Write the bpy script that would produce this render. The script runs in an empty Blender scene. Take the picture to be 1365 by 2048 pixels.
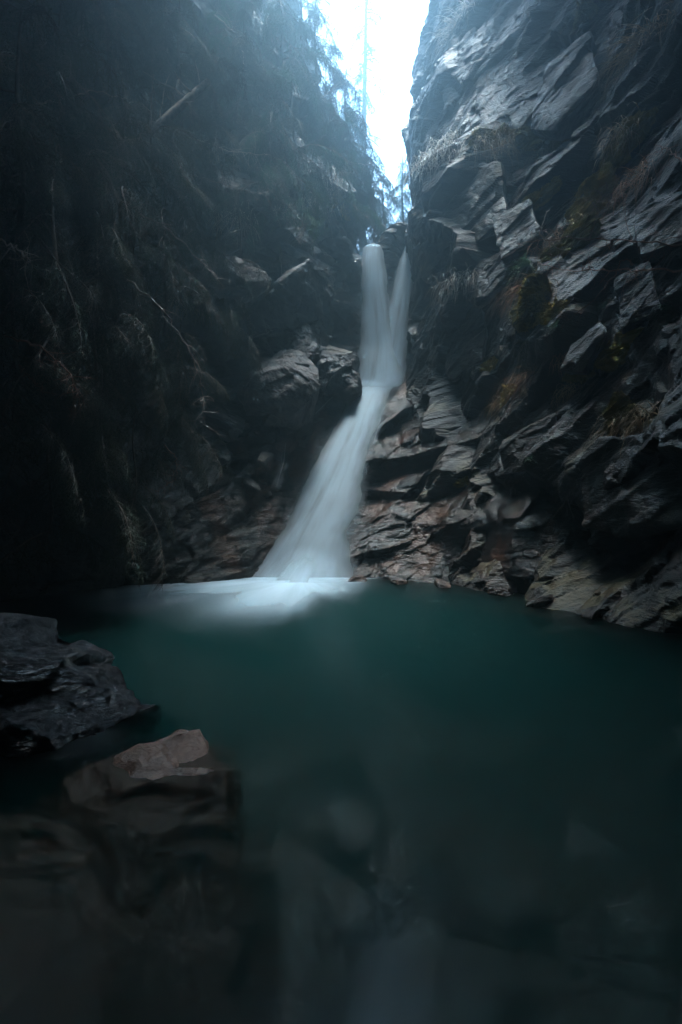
import bpy, math, random
import numpy as np
from mathutils import Vector, Matrix, Euler
from mathutils.bvhtree import BVHTree

scene = bpy.context.scene
COL = scene.collection
R = math.radians
PI = math.pi

# ------------------------------------------------------------------ camera
CAM_H = 1.3
FOC = 1024.0                      # focal length in pixels of the 1365 x 2048 frame
cam_data = bpy.data.cameras.new('camera')
cam_data.sensor_fit = 'VERTICAL'
cam_data.sensor_height = 36.0
cam_data.sensor_width = 24.0
cam_data.lens = 18.0
cam_data.clip_start = 0.05
cam_data.clip_end = 2000.0
cam = bpy.data.objects.new('camera', cam_data)
cam.location = (0, 0, CAM_H)
cam.rotation_euler = (R(90), 0, 0)
COL.objects.link(cam)
scene.camera = cam

# ------------------------------------------------------------------ sky, sun, exposure
SUN_EL = R(86)
SUN_AZ = R(4)                 # the sun stands almost overhead
world = bpy.data.worlds.new('World')
scene.world = world
world.use_nodes = True
wn = world.node_tree
bg = wn.nodes['Background']
sky = wn.nodes.new('ShaderNodeTexSky')
sky.sky_type = 'NISHITA'
sky.sun_disc = False
sky.sun_elevation = SUN_EL
sky.sun_rotation = SUN_AZ
sky.air_density = 1.5
sky.dust_density = 3.0
sky.ozone_density = 3.0
wn.links.new(sky.outputs[0], bg.inputs[0])
bg.inputs[1].default_value = 0.15
sun_data = bpy.data.lights.new('sun', 'SUN')
sun_data.energy = 0.9
sun_data.angle = R(14)
sun_data.color = (1.0, 0.985, 0.965)
sun = bpy.data.objects.new('sun', sun_data)
sun.rotation_euler = (SUN_EL - R(90), 0, -SUN_AZ)
sun.location = (2, 20, 30)
COL.objects.link(sun)
vs = scene.view_settings
vs.view_transform = 'Standard'
vs.look = 'None'
vs.gamma = 1.0
vs.use_curve_mapping = False
vs.exposure = 4.45
cy = scene.cycles
cy.use_denoising = True
cy.max_bounces = 8
cy.diffuse_bounces = 3
cy.glossy_bounces = 3
cy.transmission_bounces = 6
cy.transparent_max_bounces = 16
cy.volume_bounces = 0
cy.sample_clamp_indirect = 6.0
cy.caustics_reflective = False
cy.caustics_refractive = True


def P(u, v, y):
    """point of the place at depth y that the photograph shows at pixel (u, v)"""
    return np.array([(u - 682.5) / FOC * y, y, CAM_H - (v - 1024) / FOC * y])


# ------------------------------------------------------------------ noise (numpy)
def _hash(ix, iy, iz, seed):
    h = (ix.astype(np.int64) * 374761393 + iy.astype(np.int64) * 668265263 + iz.astype(np.int64) * 2147483647 + seed * 1274126177) & 0xFFFFFFFF
    h = ((h ^ (h >> 13)) * 1274126177) & 0xFFFFFFFF
    h = ((h ^ (h >> 16)) * 2246822519) & 0xFFFFFFFF
    h = h ^ (h >> 15)
    return (h & 0xFFFFFF).astype(np.float64) / 16777215.0


def vnoise(p, seed=0):
    i = np.floor(p).astype(np.int64)
    f = p - i
    f = f * f * (3 - 2 * f)
    out = 0
    for dx in (0, 1):
        wx = f[:, 0] if dx else 1 - f[:, 0]
        for dy in (0, 1):
            wy = f[:, 1] if dy else 1 - f[:, 1]
            for dz in (0, 1):
                wz = f[:, 2] if dz else 1 - f[:, 2]
                out = out + wx * wy * wz * _hash(i[:, 0] + dx, i[:, 1] + dy, i[:, 2] + dz, seed)
    return out * 2 - 1


def fbm(p, octv=4, seed=0, gain=0.5):
    a, s, t = 1.0, 0, 0
    for k in range(octv):
        s = s + a * vnoise(p * (2.03 ** k) + 17.3 * k, seed + k)
        t += a
        a *= gain
    return s / t


def blocks(a, b, seed, tilt):
    """jittered cells, each a flat tilted face with its own offset: fractured rock"""
    ia, ib = np.floor(a).astype(np.int64), np.floor(b).astype(np.int64)
    d1 = np.full(a.shape, 1e9); d2 = np.full(a.shape, 1e9)
    v1 = np.zeros(a.shape); v2 = np.zeros(a.shape)
    z = np.zeros_like(ia)
    for dx in (-1, 0, 1):
        for dy in (-1, 0, 1):
            cx, cy_ = ia + dx, ib + dy
            px = cx + 0.5 + 0.84 * (_hash(cx, cy_, z, seed) - .5)
            py = cy_ + 0.5 + 0.84 * (_hash(cx, cy_, z, seed + 1) - .5)
            da, db = a - px, b - py
            d = np.hypot(da, db)
            o = (_hash(cx, cy_, z, seed + 2) * 2 - 1) + tilt * (da * (_hash(cx, cy_, z, seed + 3) * 2 - 1) + db * (_hash(cx, cy_, z, seed + 4) * 2.0 - 1.35))
            m1 = d < d1
            m2 = ~m1 & (d < d2)
            v2 = np.where(m1, v1, np.where(m2, o, v2)); d2 = np.where(m1, d1, np.where(m2, d, d2))
            v1 = np.where(m1, o, v1); d1 = np.where(m1, d, d1)
    t = .5 + .5 * np.clip((d2 - d1) / .11, 0, 1)
    return v1 * t + v2 * (1 - t)


def rock_relief(s, z, seed, dip, layers, warp=.22):
    p = np.stack([s * .9, z * .9, np.full_like(s, seed * 3.1)], 1)
    ws, wz = s + warp * fbm(p, 3, seed), z + warp * fbm(p + 9.7, 3, seed + 40)
    c, n = math.cos(dip), math.sin(dip)
    a, b = ws * c + wz * n, -ws * n + wz * c
    out = np.zeros_like(s)
    for k, (L, st, amp) in enumerate(layers):
        out += amp * blocks(a / (L * st), b / L, seed * 31 + k * 7, 1.2)
    q = np.stack([a * 2.2, b * 5.0, np.full_like(s, 1.7)], 1)
    out += .035 * fbm(q, 4, seed + 80, .6)
    return out


# ------------------------------------------------------------------ objects
def props(o, label=None, cat=None, group=None, kind=None):
    if label: o['label'] = label
    if cat: o['category'] = cat
    if group: o['group'] = group
    if kind: o['kind'] = kind
    return o


def link(o, parent=None):
    COL.objects.link(o)
    if parent is not None:
        o.parent = parent
    return o


def grid_mesh(name, V, nu, nv, smooth=False, uv=None, uv2=None):
    """V is (nu*nv, 3), index i*nv + j"""
    i, j = np.meshgrid(np.arange(nu - 1), np.arange(nv - 1), indexing='ij')
    a = (i * nv + j).ravel()
    F = np.stack([a, a + nv, a + nv + 1, a + 1], 1)
    return np_mesh(name, V, F, smooth, uv, uv2)


def np_mesh(name, V, F, smooth=False, uv=None, uv2=None):
    V = np.asarray(V, dtype=np.float32)
    F = np.asarray(F, dtype=np.int32)
    k = F.shape[1]
    me = bpy.data.meshes.new(name)
    me.vertices.add(len(V))
    me.vertices.foreach_set('co', V.ravel())
    me.loops.add(F.size)
    me.loops.foreach_set('vertex_index', F.ravel())
    me.polygons.add(len(F))
    me.polygons.foreach_set('loop_start', np.arange(0, F.size, k, dtype=np.int32))
    me.polygons.foreach_set('loop_total', np.full(len(F), k, dtype=np.int32))
    me.polygons.foreach_set('use_smooth', np.full(len(F), smooth, dtype=bool))
    if uv is not None:
        l = me.uv_layers.new(name='UVMap')
        l.data.foreach_set('uv', np.asarray(uv, dtype=np.float32)[F.ravel()].ravel())
    if uv2 is not None:
        l = me.uv_layers.new(name='Along')
        l.data.foreach_set('uv', np.asarray(uv2, dtype=np.float32)[F.ravel()].ravel())
    me.update(calc_edges=True)
    me.validate()
    return me


def obj(name, me, mat=None, parent=None):
    if mat is not None and not me.materials:
        me.materials.append(mat)
    return link(bpy.data.objects.new(name, me), parent)


def empty(name, loc=(0, 0, 0), rz=0.0, scale=1.0):
    o = bpy.data.objects.new(name, None)
    o.empty_display_size = .1
    o.location = tuple(float(c) for c in loc)
    o.rotation_euler = (0, 0, rz)
    o.scale = (scale,) * 3
    return link(o)


class Soup:
    """collects triangles and quads (as degenerate-free polygons) into one mesh"""
    def __init__(self):
        self.v, self.f, self.n = [], [], 0

    def tube(self, pts, rad, sides=5):
        pts = np.asarray(pts, float)
        n = len(pts)
        t = np.gradient(pts, axis=0)
        t /= np.linalg.norm(t, axis=1)[:, None] + 1e-9
        ref = np.array([0, 0, 1.0]) if abs(t[0, 2]) < .9 else np.array([1.0, 0, 0])
        u = np.cross(t, ref); u /= np.linalg.norm(u, axis=1)[:, None] + 1e-9
        w = np.cross(t, u)
        ang = np.arange(sides) * 2 * PI / sides
        rad = np.asarray(rad, float).reshape(-1, 1, 1)
        ring = pts[:, None, :] + rad * (np.cos(ang)[None, :, None] * u[:, None, :] + np.sin(ang)[None, :, None] * w[:, None, :])
        self.v.append(ring.reshape(-1, 3))
        i, j = np.meshgrid(np.arange(n - 1), np.arange(sides), indexing='ij')
        a = (i * sides + j).ravel(); b = (i * sides + (j + 1) % sides).ravel()
        q = np.stack([a, a + sides, b + sides, b], 1) + self.n
        self.f.append(q)
        self.n += n * sides

    def tris(self, T):
        """T (m,3,3) triangles, stored as thin quads with a doubled middle"""
        T = np.asarray(T, float)
        m = len(T)
        mid = (T[:, 1] + T[:, 2]) / 2
        V = np.stack([T[:, 0], T[:, 1], mid, T[:, 2]], 1).reshape(-1, 3)
        self.v.append(V)
        self.f.append(np.arange(m * 4).reshape(m, 4) + self.n)
        self.n += m * 4

    def strip(self, L, Rr):
        """ribbon from left and right edge points (n,3)"""
        n = len(L)
        V = np.stack([L, Rr], 1).reshape(-1, 3)
        self.v.append(V)
        a = np.arange(n - 1) * 2
        self.f.append(np.stack([a, a + 1, a + 3, a + 2], 1) + self.n)
        self.n += 2 * n

    def mesh(self, name, smooth=False):
        return np_mesh(name, np.concatenate(self.v), np.concatenate(self.f), smooth)


# ------------------------------------------------------------------ materials
class NT:
    def __init__(self, name):
        self.m = bpy.data.materials.new(name)
        self.m.use_nodes = True
        self.t = self.m.node_tree
        self.out = self.t.nodes['Material Output']
        self.b = self.t.nodes['Principled BSDF']

    def n(self, typ, ins=None, **kw):
        d = self.t.nodes.new(typ)
        for k, v in kw.items():
            setattr(d, k, v)
        for k, v in (ins or {}).items():
            self.set(d.inputs[k], v)
        return d

    def set(self, sock, v):
        if isinstance(v, bpy.types.NodeSocket):
            self.t.links.new(v, sock)
        elif isinstance(v, bpy.types.Node):
            self.t.links.new(v.outputs[0], sock)
        else:
            sock.default_value = v

    def math(self, op, a, b=0.0, clamp=False):
        d = self.t.nodes.new('ShaderNodeMath'); d.operation = op; d.use_clamp = clamp
        self.set(d.inputs[0], a); self.set(d.inputs[1], b)
        return d.outputs[0]

    def ramp(self, v, a, b):
        d = self.n('ShaderNodeMapRange', {'Value': v, 'From Min': a, 'From Max': b})
        d.interpolation_type = 'SMOOTHSTEP'
        return d.outputs[0]

    def mix(self, f, a, b):
        d = self.n('ShaderNodeMix', data_type='RGBA')
        self.set(d.inputs[0], f); self.set(d.inputs[6], a); self.set(d.inputs[7], b)
        return d.outputs[2]

    def noise(self, vec, scale, detail=4.0, rough=.55):
        return self.n('ShaderNodeTexNoise', {'Vector': vec, 'Scale': scale, 'Detail': detail, 'Roughness': rough}).outputs[0]

    def mapping(self, vec, scale=(1, 1, 1), rot=(0, 0, 0)):
        return self.n('ShaderNodeMapping', {'Vector': vec, 'Scale': scale, 'Rotation': rot}).outputs[0]


def rgba(c):
    return (c[0], c[1], c[2], 1.0)


def rock_material(name, dark, light, rust=0.0, moss=0.0, wet=0.5, dip=(0, R(-32), 0), seed=0.0, bump=.6, pale=0.0, gloss=.28):
    k = NT(name)
    co = k.n('ShaderNodeTexCoord').outputs['Object']
    co = k.n('ShaderNodeVectorMath', {0: co, 1: (seed, seed * .7, seed * 1.3)}, operation='ADD').outputs[0]
    st = k.mapping(co, (1.0, 1.0, 3.2), dip)
    big = k.noise(co, .55, 5)
    mid = k.noise(st, 2.2, 8, .62)
    fine = k.noise(st, 11.0, 10, .65)
    grit = k.noise(co, 46.0, 4, .6)
    col = k.mix(k.ramp(mid, .36, .66), rgba(dark), rgba(light))
    if pale:
        col = k.mix(k.math('MULTIPLY', k.ramp(big, .5, .62), pale), col, (.19, .17, .17, 1))
    col = k.mix(k.math('MULTIPLY', k.ramp(fine, .5, .72), .55), col, rgba([c * 1.7 for c in light]))
    col = k.mix(k.math('MULTIPLY', k.ramp(grit, .62, .75), .35), col, rgba([c * .45 for c in dark]))
    nz = k.n('ShaderNodeSeparateXYZ', {0: k.n('ShaderNodeNewGeometry').outputs['Normal']}).outputs[2]
    if rust:
        rn = k.noise(k.mapping(co, (1, 1, .55), dip), .9, 6, .6)
        col = k.mix(k.math('MULTIPLY', k.ramp(rn, .5, .64), rust), col, k.mix(fine, (.075, .028, .014, 1), (.12, .058, .034, 1)))
    if moss:
        mn = k.noise(co, 1.1, 7, .65)
        mm = k.math('ADD', mn, k.math('MULTIPLY', nz, .16))
        col = k.mix(k.math('MULTIPLY', k.ramp(mm, .60, .70), moss), col, k.mix(k.noise(co, 9, 3), (.028, .030, .010, 1), (.10, .065, .016, 1)))
    k.set(k.b.inputs['Base Color'], col)
    wetm = k.ramp(k.noise(co, .8, 5), .62 - .45 * wet, .78 - .3 * wet)
    rough = k.n('ShaderNodeMapRange', {'Value': wetm, 'To Min': .75, 'To Max': gloss}).outputs[0]
    k.set(k.b.inputs['Roughness'], k.math('ADD', rough, k.math('MULTIPLY', k.math('SUBTRACT', fine, .5), .25)))
    k.set(k.b.inputs['Specular IOR Level'], .5)
    h = k.math('ADD', k.math('MULTIPLY', mid, .5), k.math('ADD', k.math('MULTIPLY', fine, .30), k.math('MULTIPLY', grit, .05)))
    bp = k.n('ShaderNodeBump', {'Height': h, 'Strength': bump, 'Distance': .12})
    k.set(k.b.inputs['Normal'], bp)
    return k.m


def plain_material(name, c1, c2, scale=6.0, rough=.8, trans=0.0, spec=.3):
    k = NT(name)
    co = k.n('ShaderNodeTexCoord').outputs['Object']
    rnd = k.n('ShaderNodeObjectInfo').outputs['Random']
    f = k.math('ADD', k.math('MULTIPLY', k.noise(co, scale, 4), .9), k.math('MULTIPLY', k.math('SUBTRACT', rnd, .5), .35), True)
    col = k.mix(k.ramp(f, .3, .7), rgba(c1), rgba(c2))
    k.set(k.b.inputs['Base Color'], col)
    k.b.inputs['Roughness'].default_value = rough
    k.b.inputs['Specular IOR Level'].default_value = spec
    if trans:
        tr = k.n('ShaderNodeBsdfTranslucent', {'Color': col})
        mx = k.n('ShaderNodeMixShader', {0: trans, 1: k.b.outputs[0], 2: tr.outputs[0]})
        k.set(k.out.inputs['Surface'], mx)
    return k.m


def falling_water_material(name, dens, streaks, edge=.55, start=0.0, end=0.0, through=.35):
    k = NT(name)
    uv = k.n('ShaderNodeUVMap', uv_map='UVMap').outputs[0]
    sx = k.n('ShaderNodeSeparateXYZ', {0: uv})
    w = k.math('ABSOLUTE', k.math('SUBTRACT', k.math('MULTIPLY', sx.outputs[0], 2.0), 1.0))
    wob = k.noise(k.mapping(uv, (2.6, .55, 1)), 1.0, 3)
    e = k.ramp(k.math('ADD', w, k.math('MULTIPLY', k.math('SUBTRACT', wob, .5), .95)), 1.0, edge)
    s1 = k.noise(k.mapping(uv, (streaks, .28, 1)), 1.0, 5, .6)
    s2 = k.noise(k.mapping(uv, (streaks * 3.2, .6, 1)), 1.0, 3, .5)
    s = k.math('ADD', k.math('MULTIPLY', s1, .7), k.math('MULTIPLY', s2, .3))
    a = k.math('MULTIPLY', e, k.ramp(s, .62 - dens * .5, .80 - dens * .25))
    a = k.math('MULTIPLY', a, dens, True)
    al = k.n('ShaderNodeSeparateXYZ', {0: k.n('ShaderNodeUVMap', uv_map='Along').outputs[0]}).outputs[1]
    if start:  # the water thins where a fall frays out at its ends
        a = k.math('MULTIPLY', a, k.ramp(al, 0.0, start))
    if end:
        a = k.math('MULTIPLY', a, k.ramp(al, 1.0, 1.0 - end))
    # churned white water: fine lumps all over the sheet
    ob = k.n('ShaderNodeTexCoord').outputs['Object']
    bp = k.n('ShaderNodeBump', {'Height': k.noise(ob, 190.0, 1), 'Strength': 1.0, 'Distance': .02}).outputs[0]
    df = k.n('ShaderNodeBsdfDiffuse', {'Color': (.70, .84, .93, 1), 'Normal': bp})
    tl = k.n('ShaderNodeBsdfTranslucent', {'Color': (.68, .84, .94, 1), 'Normal': bp})
    m1 = k.n('ShaderNodeMixShader', {0: through, 1: df.outputs[0], 2: tl.outputs[0]})
    tp = k.n('ShaderNodeBsdfTransparent')
    mx = k.n('ShaderNodeMixShader', {0: a, 1: tp.outputs[0], 2: m1.outputs[0]})
    k.set(k.out.inputs['Surface'], mx)
    return k.m


M = {}
M['right'] = rock_material('dark_slate_rock', (.0052, .0045, .004), (.0185, .016, .0145), rust=.4, moss=.8, wet=.65, seed=1.0, bump=.8, gloss=.34)
M['left'] = rock_material('grey_slate_rock', (.011, .0115, .012), (.038, .037, .038), rust=.1, moss=.4, wet=.3, seed=4.0, pale=.4)
M['back'] = rock_material('wet_brown_rock', (.009, .0075, .007), (.034, .027, .0245), rust=.75, moss=.12, wet=1.15, seed=7.0, gloss=.16, bump=.9)
M['pale'] = rock_material('pale_fractured_rock', (.05, .048, .05), (.125, .112, .108), rust=.15, moss=0, wet=.15, seed=2.0, bump=.45)
M['boulder'] = rock_material('grey_boulder_rock', (.018, .018, .020), (.055, .054, .056), rust=.2, moss=.12, wet=.5, seed=3.0)
M['wetblack'] = rock_material('wet_black_rock', (.010, .011, .014), (.026, .028, .034), rust=.05, moss=0, wet=1.2, seed=5.0, bump=1.6, gloss=.1)
M['brown'] = rock_material('brown_rock', (.045, .022, .014), (.105, .057, .038), rust=.3, moss=0, wet=.5, seed=6.0)
M['bed'] = rock_material('pool_bed_rock', (.035, .038, .034), (.13, .13, .11), rust=.12, moss=0, wet=.2, seed=8.0, bump=.3)
M['stone'] = rock_material('pale_bed_stone', (.14, .15, .14), (.34, .34, .32), rust=.1, moss=0, wet=.2, seed=9.0, bump=.3)
M['soil'] = rock_material('forest_slope', (.020, .022, .014), (.06, .055, .035), rust=.15, moss=.7, wet=.1, seed=10.0)
M['straw'] = plain_material('dry_grass', (.22, .15, .08), (.44, .33, .20), 3, .8, .3)
M['palegrass'] = plain_material('pale_dry_grass', (.24, .22, .19), (.44, .42, .38), 3, .8, .3)
M['redgrass'] = plain_material('reddish_dry_grass', (.20, .10, .055), (.40, .23, .13), 3, .8, .3)
M['moss'] = plain_material('ochre_moss', (.13, .105, .018), (.33, .24, .045), 5, .95, .25)
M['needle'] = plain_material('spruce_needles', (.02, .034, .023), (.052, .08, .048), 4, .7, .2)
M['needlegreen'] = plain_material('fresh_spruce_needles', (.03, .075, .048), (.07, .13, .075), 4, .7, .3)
M['bark'] = plain_material('bark', (.06, .05, .043), (.17, .145, .125), 14, .9)
M['twig'] = plain_material('dead_grey_twig', (.17, .145, .13), (.36, .32, .29), 8, .85)
M['redtwig'] = plain_material('reddish_dead_twig', (.17, .085, .06), (.33, .19, .145), 8, .85)
M['fern'] = plain_material('fern_leaf', (.03, .06, .03), (.08, .14, .08), 6, .6, .3)

# ------------------------------------------------------------------ cliffs
class RBF:
    def __init__(self, X, y, sc=(1, 1)):
        self.sc = np.array(sc); self.X = np.asarray(X, float) * self.sc
        n = len(y)
        d = np.linalg.norm(self.X[:, None] - self.X[None], axis=2)
        A = np.zeros((n + 3, n + 3)); A[:n, :n] = -d - 0.0
        A[:n, :n] += np.eye(n) * -.02
        A[:n, n] = 1; A[:n, n + 1:] = self.X; A[n, :n] = 1; A[n + 1:, :n] = self.X.T
        self.w = np.linalg.solve(A, np.concatenate([y, np.zeros(3)])); self.n = n

    def __call__(self, Q):
        Q = np.asarray(Q, float) * self.sc
        out = self.w[self.n] + Q @ self.w[self.n + 1:]
        for k in range(self.n):
            out -= self.w[k] * np.hypot(Q[:, 0] - self.X[k, 0], Q[:, 1] - self.X[k, 1])
        return out


BVH = []


class Cliff:
    def __init__(self, curve, side, ctrl):
        c = np.asarray(curve, float)
        d = np.concatenate([[0], np.cumsum(np.linalg.norm(np.diff(c, axis=0), axis=1))])
        s = np.linspace(0, d[-1], 1200)
        x, y = np.interp(s, d, c[:, 0]), np.interp(s, d, c[:, 1])
        ker = np.exp(-np.linspace(-2.2, 2.2, 161) ** 2); ker /= ker.sum()
        if len(c) > 2:
            pad = 80
            def sm(a):
                e = np.concatenate([a[0] + (a[0] - a[pad:0:-1]), a, a[-1] + (a[-1] - a[-2:-pad - 2:-1])])
                return np.convolve(e, ker, 'valid')
            x, y = sm(x), sm(y)
        self.s = s; self.B = np.stack([x, y], 1)
        t = np.gradient(self.B, axis=0); t /= np.linalg.norm(t, axis=1)[:, None]
        self.N = np.stack([-t[:, 1], t[:, 0]], 1) * side
        X, O = [], []
        for p in ctrl:
            p = np.asarray(p, float)
            dv = p[None, :2] - self.B
            k = np.argmin((dv ** 2).sum(1))
            X.append((self.s[k], p[2])); O.append(float(dv[k] @ self.N[k]))
        self.f = RBF(X, np.array(O))

    def build(self, name, ss, zz, mat, seed, dip, layers, label, edit=None, amp=None):
        S, Z = np.meshgrid(ss, zz, indexing='ij')
        S, Z = S.ravel(), Z.ravel()
        off = self.f(np.stack([S, Z], 1))
        r = rock_relief(S, Z, seed, dip, layers)
        if amp is not None:
            r = r * amp(S, Z)
        off = off + r
        bx, by = np.interp(S, self.s, self.B[:, 0]), np.interp(S, self.s, self.B[:, 1])
        nx, ny = np.interp(S, self.s, self.N[:, 0]), np.interp(S, self.s, self.N[:, 1])
        V = np.stack([bx + nx * off, by + ny * off, Z + .12 * r], 1)
        if edit is not None:
            V = edit(V)
        me = grid_mesh(name, V, len(ss), len(zz))
        o = obj(name, me, mat)
        props(o, label, 'cliff', kind='structure')
        st = 3
        W = V.reshape(len(ss), len(zz), 3)[::st, ::st]
        a, b = W.shape[:2]
        i, j = np.meshgrid(np.arange(a - 1), np.arange(b - 1), indexing='ij')
        q = (i * b + j).ravel()
        F = np.stack([q, q + b, q + b + 1, q + 1], 1)
        BVH.append(BVHTree.FromPolygons([tuple(v) for v in W.reshape(-1, 3)], [tuple(int(e) for e in f) for f in F]))
        return o


def hit(u, v, back=0.0):
    """where the line of sight of a pixel meets the cliffs"""
    d = Vector(P(u, v, 1.0)) - Vector((0, 0, CAM_H))
    d.normalize()
    best = None
    for t in BVH:
        r = t.ray_cast(Vector((0, 0, CAM_H)), d)
        if r[0] is not None and (best is None or r[3] < best[2]):
            n = r[1] if r[1].dot(d) < 0 else -r[1]
            best = (r[0], n, r[3])
    if best is None:
        p = Vector(P(u, v, 12)); return p, Vector((0, -1, 0))
    return best[0] - best[1] * back, best[1]


def dense(lo, hi, a, b, fine, coarse):
    """sample positions: fine between a and b, coarse outside"""
    return np.concatenate([np.arange(lo, a, coarse), np.arange(a, b, fine), np.arange(b, hi + coarse, coarse)])


SLABS = [(2.4, 1.3, .40), (1.0, 1.5, .17), (.42, 1.6, .055), (.18, 1.7, .022), (.08, 1.7, .009)]

# right wall
RC = [P(*t) for t in [
    (1365, 1265, 5.5), (1230, 1240, 6.1), (1100, 1215, 6.9), (980, 1180, 8.6), (900, 1165, 9.9),
    (1250, 950, 6.7), (1150, 950, 7.4), (1365, 950, 5.9), (1190, 1085, 7.6), (1300, 1085, 6.9), (1250, 1160, 6.4),
    (1365, 1140, 5.6), (1100, 1130, 7.5), (1000, 1110, 8.7), (1050, 1000, 8.3), (1000, 900, 9.2), (1050, 800, 9.2),
    (950, 800, 10.6), (900, 700, 12.0), (870, 640, 12.9), (850, 700, 13.3), (1150, 800, 8.3), (1250, 800, 7.4),
    (1365, 800, 6.5), (1100, 650, 8.8), (1250, 650, 7.8), (1365, 650, 6.8), (832, 430, 12.8), (850, 540, 13.4), (852, 610, 13.8),
    (872, 480, 12.4), (900, 400, 11.8), (960, 400, 11.2), (1000, 480, 10.7), (900, 600, 12.8), (935, 555, 11.7),
    (880, 330, 12.4), (950, 315, 11.2), (960, 280, 12.2), (1060, 310, 10.5), (1060, 280, 11.3), (1120, 290, 10.7),
    (1000, 200, 12.2), (1000, 100, 12.7), (945, 150, 13.2), (900, 100, 14.6), (855, 220, 14.8), (838, 60, 16.5),
    (860, 340, 13.9), (1100, 200, 11.2), (1200, 200, 9.8), (1365, 200, 8.0), (1100, 0, 12.0), (1250, 0, 10.0),
    (1365, 0, 8.6), (1250, 400, 8.8), (1365, 400, 7.6), (1150, 450, 9.1)]]
RC += [np.array(p, float) for p in [
    (4.3, 4.5, -2), (3.4, 6.5, -2), (2.4, 8.8, -2), (2.2, 10.5, 2), (4.6, 3, 0), (4.6, 2, 4), (4.4, 2, 9), (3.2, 2.5, 14), (2.6, 6, 16), (2.8, 8.5, 18), (2.8, 7.5, 24), (3.6, 11.5, 17), (3.6, 12, 24),  # the high points form an unseen overhang, added to shade the wall below
    (0, 4.6, 17.5), (-.2, 4.6, 21), (-.2, 4.6, 25), (0, 1, 18), (0, -2, 19), (4.6, -2, 1), (3.0, -2, 10), (-.3, -3, 22), (5.6, 16.5, 20), (4.2, 20, 12), (5.6, 20, 22), (5.2, 25, 10), (6.4, 25, 22)]]  # points near the centre line: right half of an unseen roof darkening the near pool
right = Cliff([(4.2, -7), (5.0, -2), (4.9, 3), (3.9, 7), (2.7, 11), (2.4, 14), (3.2, 19), (5.0, 26)], 1, RC)
CLIFF_R = right.build('cliff_right', dense(0, 33, 10.5, 24.5, .024, .12), dense(-3, 25, -.3, 12.8, .024, .08), M['right'], 3, R(-40), SLABS,
            'dark slate gorge wall with mossy ledges right of the waterfall')

# left wall
LC = [P(*t) for t in [
    (100, 1185, 8.0), (0, 1200, 7.2), (380, 1150, 9.7), (480, 1140, 10.6), (330, 1000, 9.5), (250, 800, 8.9), (150, 900, 8.1), (0, 1000, 7.0),
    (0, 700, 7.0), (350, 700, 9.9), (420, 545, 10.6), (470, 560, 10.9), (500, 620, 11.8), (560, 600, 12.1), (600, 520, 12.3), (640, 640, 12.7),
    (655, 540, 12.9), (680, 620, 14.2), (690, 540, 14.4), (560, 520, 11.9), (520, 480, 11.4), (500, 720, 11.6), (430, 800, 10.8), (560, 830, 11.9),
    (430, 450, 11.2), (600, 440, 13.0), (680, 440, 14.4), (715, 470, 15.6), (725, 400, 17.5), (600, 300, 15.2), (700, 270, 19), (500, 250, 13), (400, 250, 11.6),
    (250, 300, 10.0), (100, 300, 8.5), (0, 300, 7.5), (550, 100, 16.5), (615, 60, 20), (450, 50, 13.5), (250, 50, 11), (0, 50, 8.5),
    (250, 500, 9.3), (100, 500, 7.8)]]
LC += [np.array(p, float) for p in [
    (-4.6, 4, 0), (-4.4, 6, -2), (-2.8, 9.4, -2), (-1, 10.8, -2), (-5, 2, 4), (-4.4, 2, 9), (-3.0, 3, 14), (-2.8, 6, 14), (-3.0, 8.5, 15), (-2.4, 6, 22), (-3.0, 9, 22),  # high points lean in out of view, shaped to keep the left side dark
    (0, 4.6, 17.5), (.2, 4.6, 21), (.2, 4.6, 25), (0, 1, 18), (0, -2, 19), (-4.6, -2, 1), (-3.2, -2, 10), (0, -3, 22), (-3.2, 12, 18), (-3.2, 12, 25), (-3.6, 16.5, 22), (-.4, 20, 12), (-2.6, 20, 22),  # left half of the added roof out of view, shading the near water
    (-3, 26, 12), (-5, 26, 22), (-4.4, -5, 2), (0, -5, 24)]]
left = Cliff([(-4, -7), (-5.2, -2), (-5.3, 3), (-4.8, 7), (-2.8, 10.6), (-.1, 13.0), (.3, 16), (-.6, 21), (-3, 28)], -1, LC)
CLIFF_L = left.build('cliff_left', dense(0, 36.5, 14, 27, .032, .12), dense(-3, 25, -.3, 11, .032, .09), M['left'], 5, R(24), SLABS,
           'grey overgrown gorge wall behind hanging branches left of the waterfall')

# rock stair that the lower cascade runs over, and the wall behind the upper fall
BC = [P(*t) for t in [
    (600, 1155, 10.3), (625, 1050, 10.9), (665, 930, 11.7), (700, 840, 12.5), (750, 780, 13.2), (790, 776, 13.3),
    (720, 1150, 10.0), (860, 1162, 9.5), (980, 1172, 8.9), (1060, 1190, 8.0), (760, 1000, 10.8), (850, 1000, 10.3), (960, 1000, 9.6), (1050, 1050, 8.4), (800, 870, 12.0),
    (900, 860, 11.2), (985, 870, 10.4), (835, 775, 13.0), (905, 740, 12.6), (860, 690, 13.4),
    (732, 515, 14.6), (770, 520, 14.9), (828, 495, 14.7), (770, 600, 14.9), (770, 700, 14.8), (720, 700, 14.4), (690, 600, 14.5), (700, 480, 14.1), (720, 510, 14.2), (690, 720, 13.7),
    (480, 830, 11.5), (600, 865, 11.7), (560, 900, 11.2), (470, 950, 10.5), (540, 1000, 10.8), (420, 1060, 9.8), (480, 1140, 10.0), (380, 1155, 9.4), (330, 1010, 9.3),
    (520, 1080, 10.3), (650, 800, 12.4), (680, 790, 12.8), (560, 760, 12.4), (430, 760, 11.6), (250, 1000, 9.2), (200, 1160, 8.8)]]
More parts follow.
